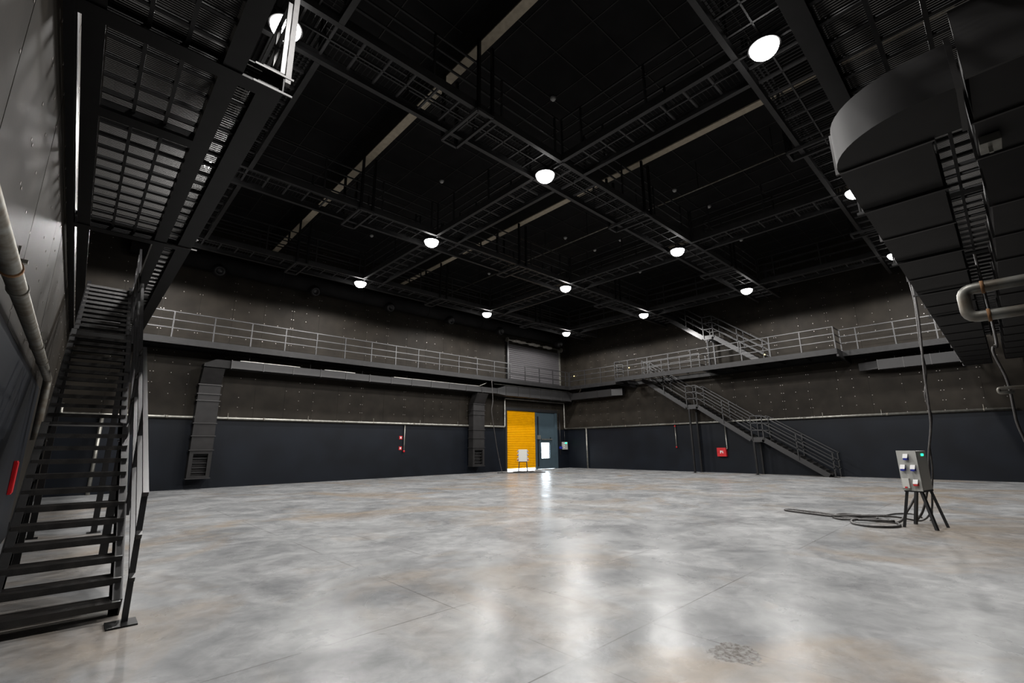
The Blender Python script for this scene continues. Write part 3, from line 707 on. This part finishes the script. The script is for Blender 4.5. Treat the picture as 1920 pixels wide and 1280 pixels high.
part(pipe(MB(), [(XB - 0.13, 11.0, ZP - 0.06), (XB - 0.13, 11.0, 1.30), (XB - 0.13, 11.06, 1.30)], 0.030), 'supply_pipe', M_GALV, fc)
# sliver of a red cabinet on the left wall
fc2 = thing('hydrant_cabinet', 'red fire cabinet half hidden behind the near staircase', 'cabinet', (XC, 11.0, 0.8))
part(MB().box(XC + 0.025, XC + 0.06, 10.85, 11.15, 0.85, 1.36), 'body', M_RED, fc2)
part(MB().box(XC + 0.06, XC + 0.07, 10.87, 11.13, 0.87, 1.34), 'door', M_RED, fc2)

# ------------------------------------------------------------------ air ducts
def duct_run(t, axis, a0, a1, u0, u1, z0, z1, m, step=1.2, name='duct_section', fl=0.025):
    n = max(1, round((a1 - a0) / step)); w = (a1 - a0) / n
    if axis == 0:
        me = MB().box(0.01, w - 0.01, u0, u1, z0, z1).mesh(name); fm = MB().box(-0.015, 0.015, u0 - fl, u1 + fl, z0 - fl, z1 + fl).mesh('flange')
    else:
        me = MB().box(u0, u1, 0.01, w - 0.01, z0, z1).mesh(name); fm = MB().box(u0 - fl, u1 + fl, -0.015, 0.015, z0 - fl, z1 + fl).mesh('flange')
    for i in range(n):
        inst(me, name, m, t, (a0 + i * w, 0, 0) if axis == 0 else (0, a0 + i * w, 0))
    for i in range(n + 1):
        inst(fm, 'flange', M_FLANGE, t, (a0 + i * w, 0, 0) if axis == 0 else (0, a0 + i * w, 0))
da = thing('air_duct', 'long grey air duct slung under the far wall gallery', 'duct', (3.6, 21.5, 4.75))
duct_run(da, 0, 4.3, 18.9, 21.52, 22.12, 4.78, 5.10, M_DUCT, 1.25)
part(MB().add([(18.92, 21.52, 4.78), (18.92, 22.12, 4.78), (18.92, 22.12, 5.10), (18.92, 21.52, 5.10), (19.6, 21.50, 4.70), (19.6, 22.2, 4.70), (19.6, 22.2, 5.32), (19.6, 21.50, 5.32)],
              [(3, 2, 1, 0), (4, 5, 6, 7), (0, 1, 5, 4), (1, 2, 6, 5), (2, 3, 7, 6), (3, 0, 4, 7)]), 'reducer', M_DUCT, da)
duct_run(da, 0, 19.62, 26.0, 21.50, 22.20, 4.70, 5.32, M_DUCT, 1.05)
part(MB().prism([(3.36, 4.78), (4.28, 4.78), (4.28, 5.10), (3.75, 5.10), (3.36, 4.9)], 1, 21.6, 22.1), 'elbow', M_DUCT2, da)
for k in range(8):
    x = 5.0 + k * 2.55; part(MB().bar((x, 21.8, 5.08), (x, 21.8, ZG0 + 0.02), 0.015, 0.015), 'hanger_rod', M_STEEL, da)
db = thing('air_duct', 'grey air duct hugging the corner under the right gallery', 'duct', (26.2, 18, 4.8))
duct_run(db, 1, 18.0, 21.45, 26.02, 26.55, 4.80, 5.28, M_DUCT, 1.15)
part(MB().prism([(26.02, 17.98), (26.55, 17.98), (26.55, 17.3), (26.3, 17.3)], 2, 4.82, 5.26), 'end_cap', M_DUCT, db)
dc = thing('air_duct', 'dark air duct with tapered end under the right gallery by the hanging cable', 'duct', (26.2, 1.0, 4.75))
for y in (1.5, 3.0): part(MB().bar((26.3, y, 5.15), (26.3, y, ZG1 - 0.02), 0.02, 0.02), 'hanger_rod', M_STEEL, dc)
duct_run(dc, 1, 0.9, 3.6, 26.02, 26.55, 4.76, 5.20, M_DUCT, 0.9, fl=0.012)
part(MB().prism([(26.02, 3.62), (26.55, 3.62), (26.55, 4.35), (26.3, 4.35)], 2, 4.80, 5.16), 'end_cap', M_DUCT, dc)
for (x0, x1, z) in ((4.6, 7.0, 5.12), (8.1, 9.6, 5.12), (11.7, 17.4, 5.12), (18.6, 25.9, 5.36)):
    part(MB().bar((x0, 21.51, z), (x1, 21.51, z), 0.03, 0.022), 'conduit', M_GALV, da, label='pale conduit strip')
part(MB().bar((17.4, 21.51, 5.12), (18.0, 21.51, 5.36), 0.04, 0.03), 'conduit', M_GALV, da)
def drop_duct(x0, x1, label):
    t = thing('drop_duct', label, 'duct', (x0, 22.2, 0.4))
    y0, y1 = 22.02, 22.46
    part(MB().prism([(21.62, 4.745), (22.12, 4.745), (22.46, 4.10), (22.02, 4.10)], 0, x0 + .01, x1 - .01), 'offset', M_DUCT2, t)
    zs = (4.10, 3.72, 3.45, 2.55, 2.05, 1.50)
    for a, b in zip(zs, zs[1:]): part(MB().box(x0, x1, y0, y1, b + .012, a - .012), 'duct_section', M_DUCT2, t)
    for z in zs + (0.42,): part(MB().box(x0 - .04, x1 + .04, y0 - .04, y1 + .02, z - .016, z + .016), 'flange', M_FLANGE, t)
    part(MB().box(x0, x1, y0 + .25, y1, 0.44, 1.48).box(x0, x0 + .13, y0, y0 + .25, .44, 1.48).box(x1 - .13, x1, y0, y0 + .25, .44, 1.48).box(x0 + .13, x1 - .13, y0, y0 + .25, 1.36, 1.48).box(x0 + .13, x1 - .13, y0, y0 + .25, .44, .52), 'outlet_box', M_DUCT2, t)
    for z in (0.62, 0.80, 0.98, 1.16, 1.30):
        part(MB().bar((x0 + .14, y0 + .10, z), (x1 - .14, y0 + .10, z), 0.10, 0.012, (0, 0.5, 0.85)), 'louvre', M_DUCT, t)
    return t
drop_duct(3.36, 4.12, 'black drop duct with louvred outlet near the white riser pipe')
drop_duct(17.40, 18.28, 'black drop duct with louvred outlet left of the yellow door')

# jet nozzles along the far wall
jd = thing('nozzle_duct', 'dark round supply duct with jet nozzles high along the far wall', 'duct', (0.5, YA - 0.42, 9.35))
part(MB().tube([(0.5, YA - 0.42, 9.35), (26.2, YA - 0.42, 9.35)], 0.36, 20), 'pipe_run', M_CEIL, jd)
for x in (2, 6, 10, 14, 18, 22, 25.9): part(MB().tube([(x - .03, YA - 0.42, 9.35), (x + .03, YA - 0.42, 9.35)], 0.38, 20), 'flange', M_CEIL, jd)
nz = MB().lathe([(0.24, 0.25), (0.25, 0.0), (0.23, -0.12), (0.17, -0.22), (0.15, -0.22), (0.13, -0.05), (0.001, -0.05)], (0, 0, 0), 22, axis=1).mesh('shell')
nr = MB().lathe([(0.27, 0.03), (0.285, 0.0), (0.27, -0.03)], (0, 0, 0), 22, axis=1).mesh('ring')
for x in (3.46, 7.46, 11.46, 15.46, 19.46, 25.34):
    o = inst(nz, 'jet_nozzle', M_BLACK, jd, (x, YA - 0.73, 8.95)); o.rotation_euler = (math.radians(18), 0, 0); o['label'] = 'black ball jet nozzle'
    link('ring', nr, M_DUCT2, o)
# big rectangular duct under the near right gallery
D0, D1, DZ0, DZ1 = 0.05, 0.81, 4.40, 4.84
bd = thing('rectangular_duct', 'huge black rectangular duct with rounded elbow under the near gallery', 'duct', (5.0, 0.4, DZ0))
duct_run(bd, 0, 5.70, 24.5, D0, D1, DZ0, DZ1, M_DUCT2, 1.22)
cx, cy = 5.70, 0.0
outer = [(cx - 0.74 * math.sin(a), cy + 0.81 * math.cos(a)) for a in [math.pi / 2 * i / 12 for i in range(13)]]
el = MB(); no = len(outer)
poly = [(cx, D0)] + outer + [(outer[-1][0], -0.17), (cx, -0.17)]
el.prism(list(reversed(poly)), 2, DZ0, DZ1)
for fi, f in enumerate(el.f):
    if len(f) == 4: el.sm[fi] = True
elo = part(el, 'elbow', M_DUCT2, bd)
elo.data.set_sharp_from_angle(angle=math.radians(40))
part(MB().box(4.94, 5.72, -0.21, -0.17, DZ0 - 0.03, DZ1 + 0.03), 'flange', M_FLANGE, bd)
for x in (6.9, 9.4, 11.8, 14.2): 
    for yy in (D0 - .02, D1 + .03): part(MB().bar((x, yy, DZ0 - 0.04), (x, yy, ZG0 + 0.02), 0.016, 0.016), 'hanger_rod', M_STEEL, bd)
    part(MB().bar((x, D0 - .05, DZ0 - 0.045), (x, D1 + .06, DZ0 - 0.045), 0.04, 0.03), 'support_bar', M_STEEL, bd)
b2 = thing('rectangular_duct', 'stepped black duct tight against the near wall beside the U-bent pipe', 'duct', (3.4, -0.7, 4.4))
duct_run(b2, 0, 4.95, 6.6, -0.70, -0.26, 4.46, 5.08, M_DUCT2, 1.07)
part(MB().add([(6.62, -0.70, 4.46), (6.62, -0.26, 4.46), (6.62, -0.26, 5.08), (6.62, -0.70, 5.08), (7.4, -0.70, 4.20), (7.4, -0.30, 4.20), (7.4, -0.30, 4.82), (7.4, -0.70, 4.82)],
              [(0, 3, 2, 1), (4, 5, 6, 7), (0, 1, 5, 4), (1, 2, 6, 5), (2, 3, 7, 6), (3, 0, 4, 7)]), 'offset', M_DUCT2, b2)
duct_run(b2, 0, 7.42, 22.0, -0.70, -0.30, 4.20, 4.82, M_DUCT2, 1.2)
part(MB().box(6.1, 6.35, -0.42, -0.27, 4.36, 4.44).bar((6.22, -0.34, 4.30), (6.22, -0.34, 4.40), 0.03, 0.03), 'damper_handle', M_GALV, b2, label='bare metal damper handle')

# ------------------------------------------------------------------ power distribution stands
def power_stand(name, label, loc, rot, sockets_both=False):
    t = thing(name, label, 'power box', loc); t.rotation_euler = (0, 0, rot)
    # local: +x depth, +y width; the socket face looks toward -x
    W, D, Z0, Z1 = 0.27, 0.50, 0.66, 1.36
    def P(mb, n, m, par=t, label=None):
        o = link(n, mb.mesh(n), m, par)
        if label: o['label'] = label
        return o
    P(MB().box(-D / 2, D / 2, -W / 2, W / 2, Z0, Z1), 'cabinet', M_SIDE)
    faces = [(-1)] + ([1] if sockets_both else [])
    for s in faces:
        fx = s * (D / 2)
        def bx(mb, a0, a1, *r): return mb.box(min(fx + s * a0, fx + s * a1), max(fx + s * a0, fx + s * a1), *r)
        P(bx(MB(), 0.0, 0.022, -W / 2 - 0.012, W / 2 + 0.012, Z0 - 0.008, Z1 + 0.008), 'front_plate', M_GREY, label='light grey socket panel')
        for (yy, zz, m) in ((0.005, 1.255, M_BLUE), (0.075, 1.06, M_BLUE), (-0.075, 1.06, M_BLUE), (-0.075, 0.80, M_REDP)):
            so = P(bx(MB(), 0.022, 0.045, yy - 0.035, yy + 0.035, zz - 0.055, zz + 0.05), 'socket', m, label='red plug socket' if m is M_REDP else 'blue plug socket')
            z1 = zz + 0.055; a, b = fx + s * 0.045, fx + s * 0.10
            hood = MB().add([(fx + s * .022, yy - .038, z1), (fx + s * .022, yy + .038, z1), (fx + s * .045, yy + .036, z1), (fx + s * .045, yy - .036, z1),
                             (a, yy - .036, zz - .0), (a, yy + .036, zz - .0), (b, yy + .036, zz - .02), (b, yy - .036, zz - .02)],
                            [(0, 1, 2, 3), (3, 2, 6, 7), (4, 5, 1, 0), (7, 6, 5, 4), (0, 3, 7, 4), (1, 5, 6, 2)])
            P(hood, 'hood', M_WHITE, so, 'white hinged cover')
            P(MB().box(min(a, b) , max(a, b) - .0, yy - .03, yy + .03, zz - .055, zz - .022), 'lid', m, so)
        big = P(bx(MB(), 0.022, 0.085, 0.015, 0.115, 0.70, 0.87), 'socket', M_SIDE, label='large grey industrial socket')
        P(bx(MB(), 0.022, 0.12, 0.02, 0.11, 0.675, 0.70), 'lid', M_GALV, big); P(bx(MB(), 0.085, 0.10, 0.05, 0.085, 0.70, 0.725), 'button', M_RED, big)
    if not sockets_both: P(MB().box(0.0, 0.11, -W / 2 - 0.006, -W / 2, 1.27, 1.31), 'indicator', M_GREEN, label='lit green indicator')
    P(MB().box(-D / 2, D / 2, -W / 2 - .004, -W / 2 + .03, Z0 - .03, Z0).box(-D / 2, D / 2, W / 2 - .03, W / 2 + .004, Z0 - .03, Z0).box(-D / 2, -D / 2 + .03, -W / 2, W / 2, Z0 - .03, Z0).box(D / 2 - .03, D / 2, -W / 2, W / 2, Z0 - .03, Z0), 'stand_frame', M_BLACK)
    for sx in (-1, 1):
        for sy in (-1, 1):
            P(MB().bar((sx * (D / 2 - .03), sy * (W / 2 - .03), Z0 - .01), (sx * 0.27, sy * 0.235, 0.0), 0.045, 0.045), 'leg', M_BLACK)
    return t
PS1 = (11.63, 1.36, 0)
power_stand('power_stand', 'grey power box with blue sockets on a splayed black four-leg stand', PS1, math.radians(-11))
power_stand('power_stand', 'grey power box on a black stand before the yellow door', (19.95, 20.40, 0), math.radians(-44), True)
# wall control box by the slate door
cb = thing('control_box', 'grey control box with round buttons on the wall beside the slate door', 'control box', (26.35, YA - 0.1, 1.3))
part(MB().box(26.10, 26.56, YA - 0.20, YA - 0.03, 1.30, 1.84), 'body', M_GREY, cb)
for z in (1.44, 1.57, 1.70): part(MB().lathe([(0.001, -0.03), (0.04, -0.03), (0.045, 0.0)], (26.17, YA - 0.20, z), 12, axis=1), 'button', M_WHITE, cb)
part(MB().box(26.27, 26.48, YA - 0.21, YA - 0.20, 1.72, 1.80), 'indicator', M_GREEN, cb, label='green display strip')
part(MB().tube([(26.36, YA - 0.1, 1.84), (26.36, YA - 0.1, 2.6)], 0.02, 8), 'conduit', M_BLACK, cb)
vp = thing('conduit_post', 'grey vertical conduit with a blue plug socket by the slate door', 'conduit', (25.85, YA - 0.08, 0.9))
part(MB().tube([(25.87, YA - 0.08, 0.9), (25.87, YA - 0.08, 3.9)], 0.035, 10), 'run', M_DUCT, vp)
part(MB().box(25.80, 25.96, YA - 0.2, YA - 0.05, 1.36, 1.52), 'socket', M_BLUE, vp, label='blue plug socket')
# small amber indicator lamps on the right gallery
for (x, y, z, lb) in ((25.3, 20.55, 6.38, 'tiny amber light on the gallery railing at the hall corner'), (25.1, 15.9, 6.35, 'tiny amber light on the wall behind the stair head'), (25.2, 7.95, 6.0, 'tiny amber light low under the upper stair flight')):
    t = thing('indicator_lamp', lb, 'light', (x, y, z))
    part(MB().lathe([(0.001, -0.03), (0.03, -0.02), (0.03, 0.02), (0.001, 0.03)], (x, y, z), 10), 'bulb', M_AMBER, t)
    part(MB().box(x - .02, x + .02, y - .02, y + .02, z + .03, z + .06), 'cap', M_BLACK, t)

# ------------------------------------------------------------------ ceiling detectors
dm = MB().lathe([(0.001, -0.06), (0.05, -0.055), (0.075, -0.02), (0.08, 0.0)], (0, 0, 0), 14).mesh('dome'); bm_ = MB().lathe([(0.09, 0.0), (0.09, 0.03)], (0, 0, 0), 14).mesh('base')
for (x, y) in ((8.89, 7.59), (8.93, 13.41), (9.09, 19.56), (16.26, 7.63), (16.28, 13.42), (18.51, 11.73), (18.54, 13.33), (18.56, 7.26), (23.07, 7.64), (23.08, 13.43), (16.56, 19.58)):
    t = thing('smoke_detector', 'small white round smoke detector on the black roof deck', 'detector', (x, y, ZC - 0.055), 'smoke detectors on the roof')
    link('dome', dm, M_WHITE, t); link('base', bm_, M_WHITE, t)

# ------------------------------------------------------------------ cables
def cable(name, label, pts, r, group=None, m=M_CABLE, k=6):
    P = smooth_path(pts, k)
    return solo(MB().tube(P, r, 8), name, m, label, 'cable', tuple(P[0]), group)
cable('hanging_cable', 'black cable bundle hanging from the near gallery to the power box', [(12.1, 0.90, 5.44), (12.1, 0.89, 4.9), (12.1, 0.87, 4.6), (12.1, 0.89, 3.92), (12.1, 0.97, 2.95), (12.1, 0.99, 2.63), (12.1, 1.02, 2.11), (12.1, 1.05, 1.8), (12.1, 1.16, 1.30), (12.1, 1.22, 0.91), (12.1, 1.32, 0.52), (12.05, 1.42, 0.22), (12.1, 1.55, 0.03)], 0.020)
cable('hanging_cable', 'second black cable strand twisted beside the bundle over the power box', [(12.14, 0.93, 5.44), (12.15, 0.92, 4.9), (12.15, 0.90, 4.3), (12.13, 0.95, 3.5), (12.16, 0.95, 2.9), (12.13, 1.04, 2.4), (12.15, 1.01, 2.0), (12.15, 1.12, 1.5), (12.16, 1.16, 1.0), (12.17, 1.25, 0.5), (12.3, 1.32, 0.12), (12.5, 1.38, 0.022)], 0.014)
cable('hanging_cable', 'black cable hanging down the near wall past the thin pipe stub', [(12.0, -0.10, 5.0), (12.0, -0.10, 3.35), (12.0, -0.04, 3.2), (12.0, -0.03, 3.05), (12.0, -0.10, 2.65), (12.0, -0.11, 2.35), (12.0, -0.10, 2.05), (12.0, -0.10, 1.8), (12.0, -0.15, 1.4), (12.0, -0.2, 0.6), (12.0, -0.3, 0.03)], 0.022)
cable('hanging_cable', 'thin black cable dangling from the far gallery beside the yellow door', [(17.94, 20.95, 5.5), (18.03, 20.95, 4.26), (17.94, 20.95, 3.62), (18.11, 20.95, 2.68), (18.36, 20.95, 1.45), (18.65, 20.9, 0.25), (18.75, 20.8, 0.03), (19.3, 20.5, 0.02)], 0.02)
Z = 0.022
coil = [(12.05, 1.45, 0.55), (11.95, 1.62, 0.25), (11.75, 1.80, Z), (11.80, 2.4, Z), (11.95, 3.0, Z), (12.2, 3.75, Z), (12.35, 3.90, Z), (12.45, 3.70, Z), (12.25, 3.1, Z), (12.1, 2.7, Z), (12.05, 2.0, Z), (11.5, 1.72, Z), (11.15, 1.75, Z), (10.95, 2.05, Z), (11.1, 2.35, Z), (11.4, 2.4, Z + .03), (11.7, 2.1, Z + .04), (11.95, 2.2, Z + .04), (12.1, 2.7, Z + .04), (11.9, 2.85, Z), (11.6, 2.7, Z), (11.45, 2.2, Z + .04), (11.6, 1.8, Z + .04)]
cable('cable_coil', 'thick black cable lying in flat loops on the floor by the power box', coil, 0.024)
coil2 = [(12.9, 1.55, Z), (13.4, 1.75, Z), (13.2, 2.0, Z), (12.7, 2.12, Z), (12.3, 2.05, Z + .05), (12.0, 2.45, Z + .05), (11.75, 2.85, Z + .03), (11.65, 2.55, Z + .07), (11.9, 2.1, Z + .07), (12.2, 1.85, Z + .05), (12.4, 1.5, Z), (12.2, 1.3, 0.25), (12.05, 1.22, 0.6)]
cable('cable_coil', 'thinner black cable loop crossing the flat coil by the power box', coil2, 0.016)
cable('cable_coil', 'dark cable heap on the floor before the yellow door', [(18.6, 21.2, Z), (19.1, 20.75, Z), (19.5, 20.6, Z), (19.9, 20.1, Z), (20.3, 19.8, Z), (20.9, 19.5, Z), (20.4, 20.0, Z + .03), (19.7, 20.2, Z + .03), (19.5, 20.75, Z + .03), (20.0, 20.5, Z + .04), (20.5, 20.0, Z + .04), (20.1, 19.9, Z + .05)], 0.03)
